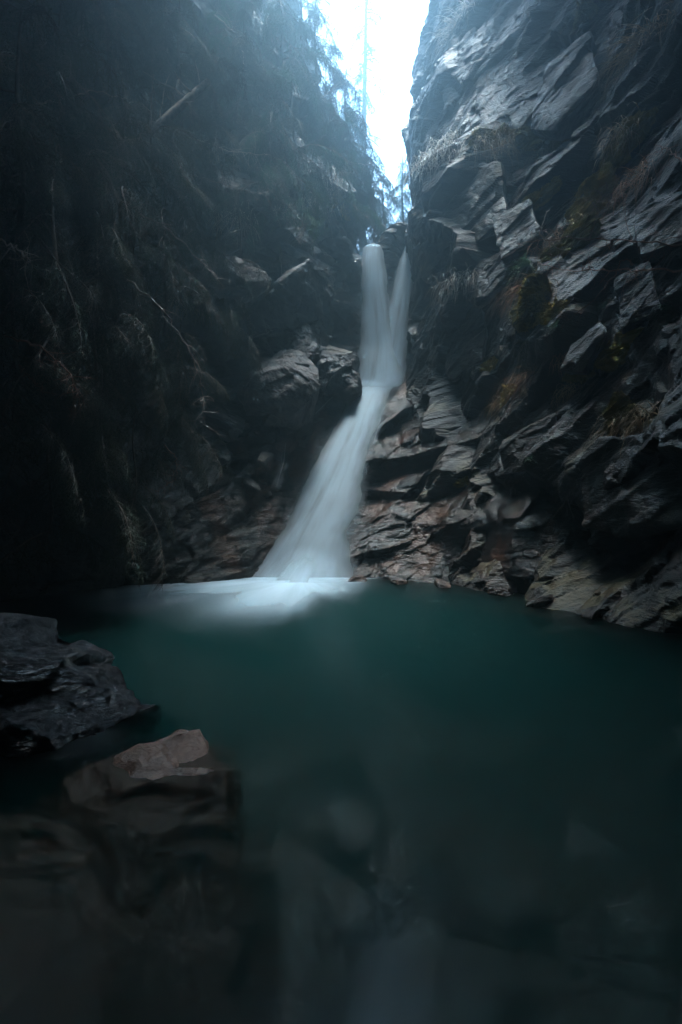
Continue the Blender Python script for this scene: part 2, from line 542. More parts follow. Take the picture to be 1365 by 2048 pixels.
BC += [np.array(p, float) for p in [(-.8, 9.6, -2), (1.2, 9, -2), (2.6, 7.4, -2), (-2.8, 8.6, -2), (-4.5, 9, 4), (-3, 12.5, 9), (4, 10, 4), (4, 13, 8),
                                    (1.3, 16.4, 9.0), (1.3, 18.6, 9.6), (-.5, 15.2, 9.4), (3, 15.5, 9.4)]]
back = Cliff([(-5, 14.6), (4.6, 14.6)], -1, BC)
def calm(S, Z):
    px = np.interp(Z, [0, 1, 2, 3, 4.6, 5, 9], [-.85, -.65, -.4, .0, .95, 1.3, 1.3])
    return .25 + .75 * np.clip((np.abs(S - 5 - px) - .6) / .5, 0, 1)


CLIFF_B = back.build('cascade_bedrock', dense(0, 9.6, 1.2, 8.6, .021, .05), dense(-3, 9.6, -.2, 8.8, .021, .05), M['back'], 8, R(33),
           [(1.6, 1.9, .26), (.66, 2.3, .16), (.27, 2.2, .05), (.12, 2.0, .018), (.055, 1.8, .007)],
           'wet rust-brown bedrock slabs under and beside the lower cascade', amp=calm)

# unseen wall added behind the viewer, closing the gorge against light
S, Z = np.meshgrid(np.arange(-7, 7, .2), np.arange(-3, 25, .2), indexing='ij')
S, Z = S.ravel(), Z.ravel()
V = np.stack([S, -5.5 + rock_relief(S, Z, 12, .4, SLABS[:3]) + .06 * Z, Z], 1)
o = obj('shade_wall', grid_mesh('shade_wall', V, 70, 140), M['right'])
props(o, 'unseen rock wall added behind the viewer to keep light out', 'cliff', kind='structure')

# upper valley the stream comes from
xs, ys = np.arange(-26, 26, .3), np.arange(14.9, 56, .4)
X, Y = np.meshgrid(xs, ys, indexing='ij'); X, Y = X.ravel(), Y.ravel()
xc = 1.35 + .04 * (Y - 15)
wv = np.abs(X - xc)
Zt = 8.35 + .17 * (Y - 15) + 1.05 * np.maximum(0, wv - .9 - .05 * (Y - 15)) + .45 * fbm(np.stack([X, Y, X * 0], 1) * .8, 5, 77)
Zt = np.minimum(Zt, 23 + .3 * wv)
o = obj('valley_ground', grid_mesh('valley_ground', np.stack([X, Y, Zt], 1), len(xs), len(ys)), M['soil'])
props(o, 'hazy wooded stream valley above the falls', 'ground', kind='structure')

# pool bed
xs, ys = np.arange(-8, 8, .05), np.arange(-7, 14, .05)
X, Y = np.meshgrid(xs, ys, indexing='ij'); X, Y = X.ravel(), Y.ravel()
dep = 1.1 * np.exp(-(((X - .9) / 2.9) ** 2 + ((Y - 7.0) / 2.9) ** 2)) + .85 + .07 * np.clip(Y, 0, 6)
Zb = -dep + .22 * fbm(np.stack([X, Y, X * 0], 1) * .9, 4, 5) + .10 * blocks(X / .8, Y / .6, 60, .8) + .05 * blocks(X / .33, Y / .3, 61, .8)
BEDZ = np.minimum(Zb, -.2).reshape(len(xs), len(ys))
o = obj('pool_bed', grid_mesh('pool_bed', np.stack([X, Y, np.minimum(Zb, -.2)], 1), len(xs), len(ys), True), M['bed'])
props(o, 'pale stony bed of the clear pool', 'pool bed', kind='structure')

# pool water: a closed body, its top gently rippled
k = NT('pool_water')
co = k.n('ShaderNodeTexCoord').outputs['Object']
rip = k.noise(k.mapping(co, (1.0, .8, 1)), 2.3, 3)
bp = k.n('ShaderNodeBump', {'Height': rip, 'Strength': .12, 'Distance': .1})
gl = k.n('ShaderNodeBsdfRefraction', {'Color': (.92, .97, .96, 1), 'Roughness': .33, 'IOR': 1.33, 'Normal': bp.outputs[0]})
rf = k.n('ShaderNodeBsdfGlossy', {'Color': (1, 1, 1, 1), 'Roughness': .2, 'Normal': bp.outputs[0]})
fr = k.n('ShaderNodeFresnel', {'IOR': 1.33})
fr = k.n('ShaderNodeMath', {0: fr.outputs[0], 1: .22}, operation='MULTIPLY')
tpw = k.n('ShaderNodeBsdfTransparent', {'Color': (.95, .98, .97, 1)})
gl = k.n('ShaderNodeMixShader', {0: .68, 1: tpw.outputs[0], 2: gl.outputs[0]})
mx = k.n('ShaderNodeMixShader', {0: fr.outputs[0], 1: gl.outputs[0], 2: rf.outputs[0]})
k.set(k.out.inputs['Surface'], mx)
va = k.n('ShaderNodeVolumeAbsorption', {'Color': (.005, .60, .65, 1), 'Density': .46})
vsn = k.n('ShaderNodeVolumeScatter', {'Color': (.03, .92, .97, 1), 'Density': .36})
ad = k.n('ShaderNodeAddShader', {0: va.outputs[0], 1: vsn.outputs[0]})
k.set(k.out.inputs['Volume'], ad)
M['water'] = k.m
w = [(-7, -6.5), (7, -6.5), (7, 13), (-7, 13)]
V = [(x, y, -4.2) for x, y in w] + [(x, y, 0.0) for x, y in w]
o = obj('pool_water', np_mesh('pool_water', V, [(3, 2, 1, 0), (4, 5, 6, 7), (0, 1, 5, 4), (1, 2, 6, 5), (2, 3, 7, 6), (3, 0, 4, 7)]), M['water'])
props(o, 'clear teal water of the plunge pool', 'pool', kind='structure')

# ------------------------------------------------------------------ rocks
def rock_mesh(name, seed, size, cuts=14, sub=5, sharp=18.0, rough=.05, flat=None):
    rng = np.random.default_rng(seed)
    n = {4: 48, 5: 84, 6: 150}[sub]
    # cube sphere
    g = np.linspace(-1, 1, n)
    A, B = np.meshgrid(np.tan(g * PI / 4), np.tan(g * PI / 4), indexing='ij')
    A, B = A.ravel(), B.ravel(); O = np.ones_like(A)
    fs = [(A, B, O), (B, A, -O), (O, A, B), (-O, B, A), (B, O, A), (A, -O, B)]
    D = np.concatenate([np.stack(f, 1) for f in fs]); D /= np.linalg.norm(D, axis=1)[:, None]
    N = rng.normal(size=(cuts, 3)); N /= np.linalg.norm(N, axis=1)[:, None]
    N = np.concatenate([N, [[1, 0, 0], [-1, 0, 0], [0, 1, 0], [0, -1, 0], [0, 0, 1], [0, 0, -1]]])
    d = np.concatenate([rng.uniform(.62, .98, cuts), rng.uniform(.8, 1.0, 6)])
    q = np.maximum(D @ N.T, 1e-3) / d
    r = 1 / (q ** sharp).sum(1) ** (1 / sharp)
    V = D * r[:, None]
    V = V * np.array(size)
    r0 = fbm(V * 2.3 + seed, 4, seed)
    L = float(np.mean(size))
    b1 = blocks(V[:, 0] / (.5 * L) + .6 * V[:, 1] / L + r0 * .3, V[:, 2] / (.3 * L) + .4 * V[:, 0] / L, seed, 1.0)
    b2 = blocks(V[:, 0] / (.2 * L) + V[:, 1] / (.25 * L), V[:, 2] / (.11 * L) + V[:, 1] / (.4 * L), seed + 9, 1.0)
    V = V + D * (rough * L * (1.2 * b1 + .5 * b2 + 1.2 * r0))[:, None]
    i, j = np.meshgrid(np.arange(n - 1), np.arange(n - 1), indexing='ij')
    a = (i * n + j).ravel()
    F = np.stack([a, a + n, a + n + 1, a + 1], 1)
    F = np.concatenate([F + k * n * n for k in range(6)])
    return np_mesh(name, V, F, False)


def rock(name, loc, size, mat, seed, rot=(0, 0, 0), label=None, cat='rock', group=None, parent=None, **kw):
    o = obj(name, rock_mesh(name, seed, size, **kw), M[mat], parent)
    o.location = tuple(float(c) for c in loc)
    o.rotation_euler = rot
    if label:
        props(o, label, cat, group)
    return o


def hull_rock(name, pts, mat, seed, label, cat='boulder', rough=.03, cuts=9, chips=.35, group=None):
    """angular rock: the hull of a few corner points, chipped and cracked"""
    import bmesh
    pts = np.array(pts, float); c = pts.mean(0)
    bm = bmesh.new()
    for p in pts - c:
        bm.verts.new(p)
    bmesh.ops.convex_hull(bm, input=bm.verts)
    bmesh.ops.delete(bm, geom=[v for v in bm.verts if not v.link_faces], context='VERTS')
    bmesh.ops.triangulate(bm, faces=bm.faces)
    for _ in range(2):
        bmesh.ops.subdivide_edges(bm, edges=bm.edges, cuts=cuts if _ == 0 else 3, use_grid_fill=True)
        if _ == 0:
            bmesh.ops.smooth_vert(bm, verts=bm.verts, factor=.3, use_axis_x=True, use_axis_y=True, use_axis_z=True)
    bm.normal_update()
    V = np.array([v.co for v in bm.verts]); N = np.array([v.normal for v in bm.verts])
    L = float(np.ptp(pts, axis=0).mean())
    r0 = fbm(V * 3.0 / L + seed, 5, seed)
    da, db = (V[:, 0] * .8 + V[:, 2] * .6) / L + r0 * .15, (V[:, 2] * .8 - V[:, 0] * .6 + V[:, 1] * .3) / L
    b1 = blocks(da / .55 + .5 * V[:, 1] / L, db / .36, seed, 1.0)
    b2 = blocks(da / .2 + V[:, 1] / (.3 * L), db / .13, seed + 9, 1.0)
    V = V + N * (rough * L * (1.1 * b1 + chips * b2 + 1.6 * r0 + .7 * fbm(V * 11.0 / L, 4, seed + 3, .6)))[:, None]
    for v, p in zip(bm.verts, V):
        v.co = p
    me = bpy.data.meshes.new(name); bm.to_mesh(me); bm.free()
    o = obj(name, me, M[mat]); o.location = c
    return props(o, label, cat, group)


# big rocks of the fall
rock('chockstone', P(793, 498, 14.85), (.72, .6, .78), 'pale', 21, (.2, .1, .4), 'rounded grey boulder wedged between the two upper falls', 'boulder', sharp=9)
rock('boulder', P(445, 850, 10.6), (.42, .4, .36), 'boulder', 36, (.3, .2, 1.0), 'rounded grey boulder at the foot of the left wall', 'boulder')
rock('boulder', P(548, 835, 11.1), (.30, .28, .30), 'pale', 37, (.5, .5, .3), 'small pointed grey rock below the pale angular block', 'boulder')
for i, (u, v, y, s, l) in enumerate([
        (600, 830, 11.6, .16, 'small dark stone right of the pointed grey rock'), (520, 868, 11.0, .13, 'small brown stone in the rubble below the pointed rock'),
        (490, 850, 10.9, .11, 'fist-sized stone in the rubble beside the rounded boulder'), (470, 895, 10.6, .17, 'flat brown stone on the wet ledge left of the cascade'),
        (575, 885, 11.1, .20, 'shiny wet block at the edge of the cascade'), (530, 920, 10.7, .24, 'tilted brown slab on the wet ledge'),
        (500, 975, 10.5, .26, 'pale wet slab above the dark left shore'), (560, 930, 11.0, .15, 'glistening wet stone beside the falling water')]):
    rock('loose_stone', P(u, v, y), (s * 1.5, s, s * .7), 'back' if i != 0 else 'boulder', 60 + i, (.3 * i, .2, .9 * i), l, 'stone', 'loose stones beside the cascade', sub=4)

hull_rock('boulder', [P(500, 735, 11.0), P(560, 690, 11.7), P(600, 684, 11.9), P(640, 735, 11.5), P(644, 768, 11.2), P(575, 732, 10.8), P(515, 752, 10.6), P(622, 800, 11.0),
                      P(575, 828, 10.9), P(500, 822, 10.8), P(470, 790, 11.0), (-.9, 12.8, 3.0), (-1.9, 12.6, 3.2), (-.6, 12.6, 4.8), (-1.7, 12.6, 5.0)], 'pale', 33,
          'large pale angular block left of the cascade with flat sloping top')
hull_rock('boulder', [P(580, 640, 12.0), P(620, 650, 12.1), P(636, 715, 11.9), P(612, 730, 11.6), P(590, 700, 11.7), P(570, 665, 12.0), (-1.2, 12.9, 4.4), (-.5, 12.9, 4.4), (-.6, 12.8, 5.9)], 'pale', 38,
          'pale cracked rock standing on top of the large angular block', rough=.05)
hull_rock('boulder', [P(636, 705, 12.2), P(690, 712, 12.4), P(718, 750, 12.5), P(712, 775, 12.3), P(660, 792, 12.0), P(640, 780, 11.9), P(645, 730, 11.9), (-.4, 13.5, 4.0), (.6, 13.5, 4.0), (.3, 13.5, 5.3)], 'boulder', 35,
          'dark blocky boulder between pale block and upper fall', rough=.05)
# blocks standing out of the right wall: parts of it
def wall_block(pts, depth, seed, mat, cliff, rough=.025, n=(.55, .83, .05)):
    F = [P(*p) for p in pts]
    c = np.mean(F, axis=0)
    n = np.array(n)
    o = hull_rock('rock_block', F + [c + (p - c) * .9 + n * depth for p in F], mat, seed, None, None, rough)
    o.parent = cliff
    return o


for i, (pts, d) in enumerate([
        ([(815, 425, 12.6), (850, 385, 12.2), (905, 338, 11.9), (1000, 330, 10.8), (1015, 430, 10.4), (930, 505, 11.1), (850, 565, 12.3), (832, 525, 12.6)], 1.2),
        ([(950, 160, 12.5), (1000, 98, 12.3), (1085, 92, 11.7), (1098, 180, 11.2), (1040, 258, 11.3), (960, 262, 12.0)], 1.0),
        ([(880, 170, 13.6), (910, 60, 13.8), (950, 60, 13.2), (955, 200, 12.7), (900, 250, 13.2)], 1.0),
        ([(1100, 130, 10.6), (1180, 60, 10.2), (1200, 170, 9.7), (1110, 260, 10.3), (1060, 260, 10.8)], .9),
        ([(985, 430, 10.5), (1060, 400, 9.9), (1080, 470, 9.5), (1000, 520, 10.0)], .8),
        ([(960, 520, 10.9), (1030, 490, 10.2), (1035, 550, 10.0), (950, 610, 10.7), (925, 590, 11.1)], .8),
        ([(895, 600, 12.0), (960, 560, 11.1), (965, 640, 10.8), (905, 690, 11.6)], .8),
        ([(1140, 690, 7.9), (1200, 640, 7.5), (1215, 660, 7.3), (1165, 745, 7.6), (1120, 740, 7.9)], .6),
        ([(905, 660, 11.6), (975, 650, 10.8), (965, 720, 10.6), (900, 765, 11.5), (885, 720, 12.0)], .8),
        ([(1150, 940, 7.1), (1200, 880, 6.8), (1300, 870, 6.2), (1380, 880, 5.7), (1380, 1040, 5.6), (1270, 1075, 6.3), (1165, 1050, 7.0)], 1.0),
        ([(1000, 880, 8.9), (1110, 830, 8.2), (1130, 880, 7.9), (1060, 940, 8.3), (1005, 950, 8.8)], .7),
        ([(1230, 560, 7.3), (1300, 520, 6.9), (1320, 620, 6.7), (1240, 660, 7.1)], .6),
        ([(1270, 420, 7.5), (1365, 380, 7.0), (1370, 480, 6.8), (1280, 510, 7.2)], .6)]):
    wall_block(pts, d, 140 + i, 'right', CLIFF_R)

for i, (pts, d) in enumerate([
        ([(360, 570, 9.9), (400, 520, 10.1), (450, 498, 10.4), (495, 535, 10.5), (545, 560, 10.8), (480, 592, 10.4), (400, 598, 10.0)], 1.2),
        ([(500, 610, 11.0), (560, 560, 11.6), (620, 520, 12.0), (655, 560, 12.5), (640, 640, 12.4), (560, 660, 11.6), (505, 670, 11.2)], 1.3),
        ([(560, 480, 11.9), (610, 455, 12.6), (650, 500, 12.7), (625, 530, 12.2), (570, 540, 11.8)], 1.2)]):
    wall_block(pts, d, 170 + i, 'pale' if i == 0 else 'boulder', CLIFF_L, n=(-.35, .93, .05))

for i, (u, v, sz, l) in enumerate([
        (716, 1163, .16, 'small wet stone at the waterline right beside the cascade foot'), (800, 1168, .13, 'small brown stone on the shore below the rusty slabs'),
        (885, 1173, .17, 'flat wet stone at the waterline below the mid right slabs'), (1000, 1192, .15, 'small dark stone where the right shore bends'),
        (1090, 1214, .20, 'brown shore stone below the dark rounded bulge'), (1185, 1236, .14, 'little wet stone on the right shore'), (1300, 1252, .18, 'dark stone at the waterline near the right frame edge')]):
    y = CAM_H * FOC / (v - 1024) + .05
    p = P(u, v, y)
    rock('shore_stone', (p[0], p[1], .02), (sz * 1.4, sz, sz * .6), 'back', 210 + i, (.2 * i, .1, .8 * i), l, 'stone', 'stones along the right shore', sub=4)

# foreground
hull_rock('boulder', [P(-60, 1225, 3.9), P(40, 1232, 3.8), P(130, 1258, 3.75), P(205, 1310, 3.7), P(265, 1352, 3.6), P(318, 1402, 3.45), P(240, 1440, 3.1), P(90, 1345, 3.0), P(100, 1475, 2.75), P(0, 1300, 2.9),
                      P(-80, 1400, 2.6), (-3.2, 4.2, .3), (-3.2, 3.0, .4), (-3.2, 4.4, -1), (-3.1, 2.6, -1), (-1.0, 3.9, -1), (-1.2, 2.9, -1), (-1.9, 4.4, -.8)], 'wetblack', 81,
          'large wet black boulder at the left edge of the pool', cuts=16, rough=.036, chips=.5)
hull_rock('submerged_rock', [(-.80, 2.93, .08), (-.92, 2.87, -.12), (-.78, 2.80, -.24), (-1.30, 2.62, -.16), (-1.85, 2.35, -.30), (-2.1, 1.9, -.4), (-.60, 2.55, -.42), (-.40, 2.0, -.80), (-.1, 1.3, -1.1),
                             (-1.3, 1.1, -.8), (-2.0, 1.3, -.8), (-.6, 3.1, -1.2), (-1.9, 2.9, -1.2), (-.05, 1.9, -1.4), (-.1, 1.0, -1.4), (-2.1, 1.0, -1.3)], 'brown', 84,
          'pointed brown rock under water with its tip above the surface', 'rock', cuts=15, rough=.03, chips=.9)
rock('boulder', (-1.62, 2.98, -.12), (.42, .30, .20), 'wetblack', 82, (.1, .1, .5), 'low dark rock at the waterline before the wet black boulder', 'boulder', sub=5)
rock('boulder', (-2.02, 2.78, -.02), (.30, .30, .20), 'brown', 83, (.1, .3, .2), 'rough rust-brown rock at the left edge below the black boulder', 'boulder', sub=5)
rock('submerged_rock', (-1.25, 1.45, -.75), (.6, .6, .45), 'brown', 85, (.1, .1, .3), 'dark brown sunken rock in the lower left corner', 'rock', sub=5)
rock('submerged_rock', (-.30, 1.6, -1.0), (.6, .5, .30), 'brown', 86, (.1, -.2, .9), 'dim brown sunken slab right of the pointed rock', 'rock', sub=5)
for i, (u, v, z, s, m, l) in enumerate([
        (540, 1570, -.75, .24, 'stone', 'pale long sunken stone just right of the pointed rock'), (620, 1530, -.85, .20, 'brown', 'brown sunken stone in mid pool'),
        (690, 1640, -.7, .26, 'stone', 'pale blue-grey sunken stone below the middle of the pool'), (780, 1560, -.85, .26, 'stone', 'pale sunken stone right of the brown one'),
        (900, 1640, -.8, .24, 'brown', 'ochre sunken stone in the right half of the pool'), (1180, 1680, -.75, .25, 'stone', 'greenish pale sunken stone near the right edge'),
        (1010, 1750, -.65, .22, 'stone', 'lone pale sunken stone at lower right'), (780, 1420, -1.2, .28, 'stone', 'pale sunken stone at the centre of the pool'),
        (560, 1400, -1.1, .36, 'stone', 'broad pale sunken stone right of the wet black boulder'), (680, 1870, -.55, .2, 'bed', 'dim grey sunken stone near the bottom edge')]):
    y = (CAM_H - z) * FOC / (v - 1024) * .9
    p = P(u, v, y)
    z = BEDZ[int(round((p[0] + 8) / .05)), int(round((p[1] + 7) / .05))] + s * .2
    rock('sunken_stone', (p[0], p[1], z), (s * .6, s * .9, s * .36), m, 90 + i, (0, 0, -.4 + .35 * i), l, 'stone', 'stones on the pool bed', sub=4, sharp=8, rough=.035)

# gravel and small stones that cover the bed, blurred together under the water
rs = np.random.default_rng(11)
GV, GF, gn = [], [], 0
base = [(x, y, z) for z in (-.5, .35) for x, y in [(math.cos(t) * (1 if z < 0 else .7), math.sin(t) * (1 if z < 0 else .7)) for t in np.arange(8) * PI / 4]] + [(0, 0, .62)]
base = np.array(base)
bf = [(i, (i + 1) % 8, 8 + (i + 1) % 8, 8 + i) for i in range(8)] + [(8 + i, 8 + (i + 1) % 8, 16, 16) for i in range(8)]
bf = np.array([(a_, b_, c_, d_) for a_, b_, c_, d_ in bf])
tri = [t for f in bf for t in ([(f[0], f[1], f[2]), (f[0], f[2], f[3])] if f[2] != f[3] else [(f[0], f[1], f[2])])]
tri = np.array(tri)
for q in range(900):
    x, y = rs.uniform(-3.6, 4.2), rs.uniform(1.0, 8.5)
    ix, iy = int(round((x + 8) / .05)), int(round((y + 7) / .05))
    zb = BEDZ[ix, iy]
    sz = rs.uniform(.04, .15) * (1 + .5 * (rs.uniform() < .1))
    an = rs.uniform(0, 2 * PI)
    v = base * (1 + rs.normal(size=base.shape) * .13) * np.array([1, rs.uniform(.6, 1), rs.uniform(.4, .8)]) * sz
    v = np.stack([v[:, 0] * math.cos(an) - v[:, 1] * math.sin(an), v[:, 0] * math.sin(an) + v[:, 1] * math.cos(an), v[:, 2]], 1) + np.array([x, y, zb + sz * .1])
    GV.append(v); GF.append(tri + gn); gn += len(v)
me = np_mesh('bed_gravel', np.concatenate(GV), np.concatenate(GF), True)
kk = NT('bed_gravel')
isl = kk.n('ShaderNodeNewGeometry').outputs['Random Per Island']
cr = kk.n('ShaderNodeValToRGB', {0: isl})
for p_, c_ in ((.0, (.03, .03, .028)), (.4, (.12, .12, .11)), (.7, (.14, .095, .06)), (1.0, (.36, .37, .35))):
    e_ = cr.color_ramp.elements[0] if p_ == 0 else (cr.color_ramp.elements[1] if p_ == 1 else cr.color_ramp.elements.new(p_))
    e_.color = rgba(c_); e_.position = p_
kk.set(kk.b.inputs['Base Color'], cr.outputs[0]); kk.b.inputs['Roughness'].default_value = .8
o = obj('bed_gravel', me, kk.m)
props(o, 'mottled pale and brown gravel covering the bed of the pool', 'gravel', kind='stuff')

# ------------------------------------------------------------------ waterfall
M['fall'] = falling_water_material('falling_water', 1.0, 3.0, .25, 0, .14, .6)
M['fall_thin'] = falling_water_material('thin_falling_water', .8, 5.0, .1, 0, .14, .6)
M['low'] = falling_water_material('cascading_water', 1.0, 3.2, .3, .09)
M['low_thin'] = falling_water_material('thin_cascading_water', .8, 5.0, .1, .09)
M['veil'] = falling_water_material('water_veil', .5, 10.0, .02, .05, .08)
WF = empty('waterfall', P(600, 1155, 10.2))
props(WF, 'white silky waterfall with twin upper strands and one lower cascade', 'waterfall')
bpy.context.view_layer.update()


def sheet(name, rows, mat, bulge, parent, push=0.0, widen=1.0, n=90, m=25):
    """rows: (left u, right u, v, depth) from top to bottom"""
    rows = np.array(rows, float)
    t = np.linspace(0, 1, len(rows)); tt = np.linspace(0, 1, n)
    col = []
    for c in range(4):
        a = np.interp(tt, t, rows[:, c])
        for _ in range(3):
            a[1:-1] = (a[:-2] + 2 * a[1:-1] + a[2:]) / 4
        col.append(a)
    V, UV = [], []
    prev, arc = None, 0.0
    for i in range(n):
        L, Q = P(col[0][i], col[2][i], col[3][i]), P(col[1][i], col[2][i], col[3][i])
        c = (L + Q) / 2
        if prev is not None:
            arc += np.linalg.norm(c - prev)
        prev = c
        for j in range(m):
            w = j / (m - 1) * 2 - 1
            p = c + (Q - L) / 2 * w * widen
            p = p + np.array([0, -1, .35]) * (bulge * (1 - w * w) + push)
            V.append(p); UV.append(((w + 1) / 2, arc))
    V = np.array(V) - np.array(parent.location)
    UV2 = [(u, q / arc) for u, q in UV]
    return obj(name, grid_mesh(name, V, n, m, True, UV, UV2), mat, parent)


upL = [(728, 764, 500, 14.75), (727, 764, 504, 14.55), (724, 768, 530, 14.35), (722, 774, 580, 14.1), (722, 784, 640, 13.9), (722, 794, 700, 13.7), (712, 800, 768, 13.3), (690, 785, 796, 12.95)]
upR = [(816, 830, 490, 14.75), (810, 830, 498, 14.55), (797, 829, 530, 14.3), (784, 828, 580, 14.1), (770, 824, 640, 13.9), (760, 816, 700, 13.7), (746, 804, 768, 13.4), (715, 780, 792, 13.05)]
low = [(726, 800, 764, 13.5), (714, 786, 776, 13.15), (692, 770, 808, 12.75), (664, 758, 860, 12.1), (634, 740, 920, 11.5), (598, 718, 1000, 10.95), (550, 698, 1075, 10.5), (478, 690, 1160, 10.05)]
for nm, rows, bl in (('upper_strand', upL, .22), ('upper_strand', upR, .16), ('lower_cascade', low, .16)):
    wd = 1.26 if nm == 'lower_cascade' else 1.36
    a = sheet(nm, rows, M['low' if nm == 'lower_cascade' else 'fall'], bl, WF, 0, wd)
    sheet('water_veil', rows, M['low_thin' if nm == 'lower_cascade' else 'fall_thin'], bl * .8, a, .07, wd * 1.06).parent = a
    b = sheet('water_veil', rows, M['veil'], bl * .8, a, .15, wd * 1.16)
for ch in WF.children:
    for g in ch.children:
        g.location = (0, 0, 0)
# children of a strand were built relative to the strand's own origin
for nm, rows in (('side_trickle', [(764, 776, 790, 12.9), (752, 766, 850, 12.2), (736, 752, 900, 11.6)]),
                 ('side_trickle', [(560, 585, 880, 11.2), (556, 580, 930, 10.9), (540, 566, 985, 10.6)]),
                 ('side_trickle', [(690, 722, 770, 13.3), (640, 690, 800, 12.6), (600, 650, 840, 12.0)])):
    sheet(nm, rows, M['veil'], .03, WF, .12)

M['spray'] = falling_water_material('spray', .55, 3.0, .0, .75)
sheet('spray', [(560, 690, 1075, 10.3), (520, 700, 1115, 10.1), (470, 712, 1145, 9.85), (430, 722, 1166, 9.65)], M['spray'], .12, WF, .1)
sheet('spray', [(590, 680, 1095, 10.2), (540, 696, 1125, 9.95), (500, 712, 1150, 9.7), (470, 720, 1172, 9.45)], M['spray'], .15, WF, .15)

# foam fan on the pool
k = NT('foam')
uv = k.n('ShaderNodeUVMap').outputs[0]
sx = k.n('ShaderNodeSeparateXYZ', {0: uv})
rr = sx.outputs[1]
s1 = k.noise(k.mapping(uv, (9, 1.1, 1)), 1.0, 5, .6)
a = k.math('SUBTRACT', 1.0, k.math('ADD', k.math('MULTIPLY', rr, .85), k.math('MULTIPLY', k.math('SUBTRACT', s1, .5), .8)))
a = k.math('POWER', k.ramp(a, -.1, 1.0), 2.1)
a = k.math('MULTIPLY', a, .7, True)
a = k.math('MULTIPLY', a, k.ramp(rr, 1.0, .5))
df = k.n('ShaderNodeBsdfDiffuse', {'Color': (.55, .70, .80, 1)})
tp = k.n('ShaderNodeBsdfTransparent')
mx = k.n('ShaderNodeMixShader', {0: a, 1: tp.outputs[0], 2: df.outputs[0]})
k.set(k.out.inputs['Surface'], mx)
M['foam'] = k.m
V, UV = [], []
nr, na = 50, 140
for i in range(nr):
    r = (i / (nr - 1))
    for j in range(na):
        t = 2 * PI * j / (na - 1)
        dx, dy = math.cos(t), math.sin(t)
        rx = 5.2 if dx < 0 else 1.7
        ry = 4.6 if dy < 0 else .6
        wob = 1 + .12 * math.sin(3 * t + 1) + .07 * math.sin(7 * t)
        V.append((-.75 + dx * rx * r * wob, 9.95 + dy * ry * r * wob - .10 * dx * dx * r * (1 if dx > 0 else 3.5), .012 + .02 * math.exp(-(r * 3) ** 2)))
        UV.append((j / (na - 1) * 2, r))
V = np.array(V) - np.array(WF.location)
obj('foam', grid_mesh('foam', V, nr, na, True, UV), M['foam'], WF)

# ------------------------------------------------------------------ plants
rng = random.Random(5)


def copy_tree(o, parent=None):
    c = o.copy(); COL.objects.link(c); c.parent = parent
    for ch in o.children:
        copy_tree(ch, c)
    return c


def needles(sp, pts, per, ln, rs, w=.0028, droop=.3):
    """needle blades along a twig"""
    pts = np.asarray(pts)
    seg = np.diff(pts, axis=0)
    L = np.linalg.norm(seg, axis=1)
    tot = L.sum()
    m = max(2, int(tot * per))
    d = rs.uniform(0, tot, m)
    cs = np.concatenate([[0], np.cumsum(L)])
    base = np.stack([np.interp(d, cs, pts[:, c]) for c in range(3)], 1)
    k = np.clip(np.searchsorted(cs, d) - 1, 0, len(seg) - 1)
    t = seg[k] / L[k][:, None]
    r = rs.normal(size=(m, 3)); r -= (r * t).sum(1)[:, None] * t; r /= np.linalg.norm(r, axis=1)[:, None] + 1e-9
    dirn = r * .8 + t * .7; dirn[:, 2] -= droop * .3
    dirn /= np.linalg.norm(dirn, axis=1)[:, None]
    side = np.cross(dirn, rs.normal(size=(m, 3))); side /= np.linalg.norm(side, axis=1)[:, None] + 1e-9
    tip = base + dirn * ln * rs.uniform(.6, 1.2, (m, 1))
    sp.tris(np.stack([tip, base - side * w, base + side * w], 1))


def wander(p0, d0, L, n, rs, bend=(0, 0, -.5), jit=.12):
    p = np.array(p0, float); d = np.array(d0, float); d /= np.linalg.norm(d)
    out = [p.copy()]
    for i in range(n):
        d = d + np.array(bend) / n + rs.normal(size=3) * jit
        d /= np.linalg.norm(d)
        p = p + d * L / n
        out.append(p.copy())
    return np.array(out)


def bough_pair(seed, L=1.5, green=False, bare=.25):
    rs = np.random.default_rng(seed)
    wood, nd = Soup(), Soup()
    main = wander((0, 0, 0), (1, 0, .12), L, 14, rs, (.1, 0, -1.1), .05)
    wood.tube(main, np.linspace(.014, .003, len(main)) * (L / 1.5), 5)
    for q in range(58):
        f = rs.uniform(.1, 1.0)
        p = main[0] + 0 * main[0]
        k = f * (len(main) - 1); i0 = min(int(k), len(main) - 2)
        p = main[i0] + (main[i0 + 1] - main[i0]) * (k - i0)
        side = rs.choice([-1, 1])
        d = np.array([.45, side * rs.uniform(.3, 1.0), rs.uniform(-.7, .1)])
        ln = rs.uniform(.18, .52) * (1.15 - .5 * f) * (L / 1.5)
        tw = wander(p, d, ln, 7, rs, (0, 0, -1.7), .13)
        wood.tube(tw, np.linspace(.0042, .0014, len(tw)), 3)
        dead = rs.uniform() < bare
        if not dead:
            needles(nd, tw, 210, .03, rs)
        for e in range(3):
            b = tw[rs.integers(2, len(tw) - 1)]
            t2 = wander(b, d + rs.normal(size=3) * .6, ln * rs.uniform(.3, .7), 5, rs, (0, 0, -1.4), .2)
            wood.tube(t2, np.linspace(.0025, .001, len(t2)), 3)
            if not dead:
                needles(nd, t2, 190, .028, rs)
    return wood.mesh('bough'), nd.mesh('needles')


BOUGHS = []
for q in range(5):
    wm, nm_ = bough_pair(300 + q, 1.5, bare=(.2, .35, .55, .25, .8)[q])
    wm.materials.append(M['bark']); nm_.materials.append(M['needle'])
    BOUGHS.append((wm, nm_))
GREENN = BOUGHS[0][1].copy(); GREENN.materials.clear(); GREENN.materials.append(M['needlegreen'])


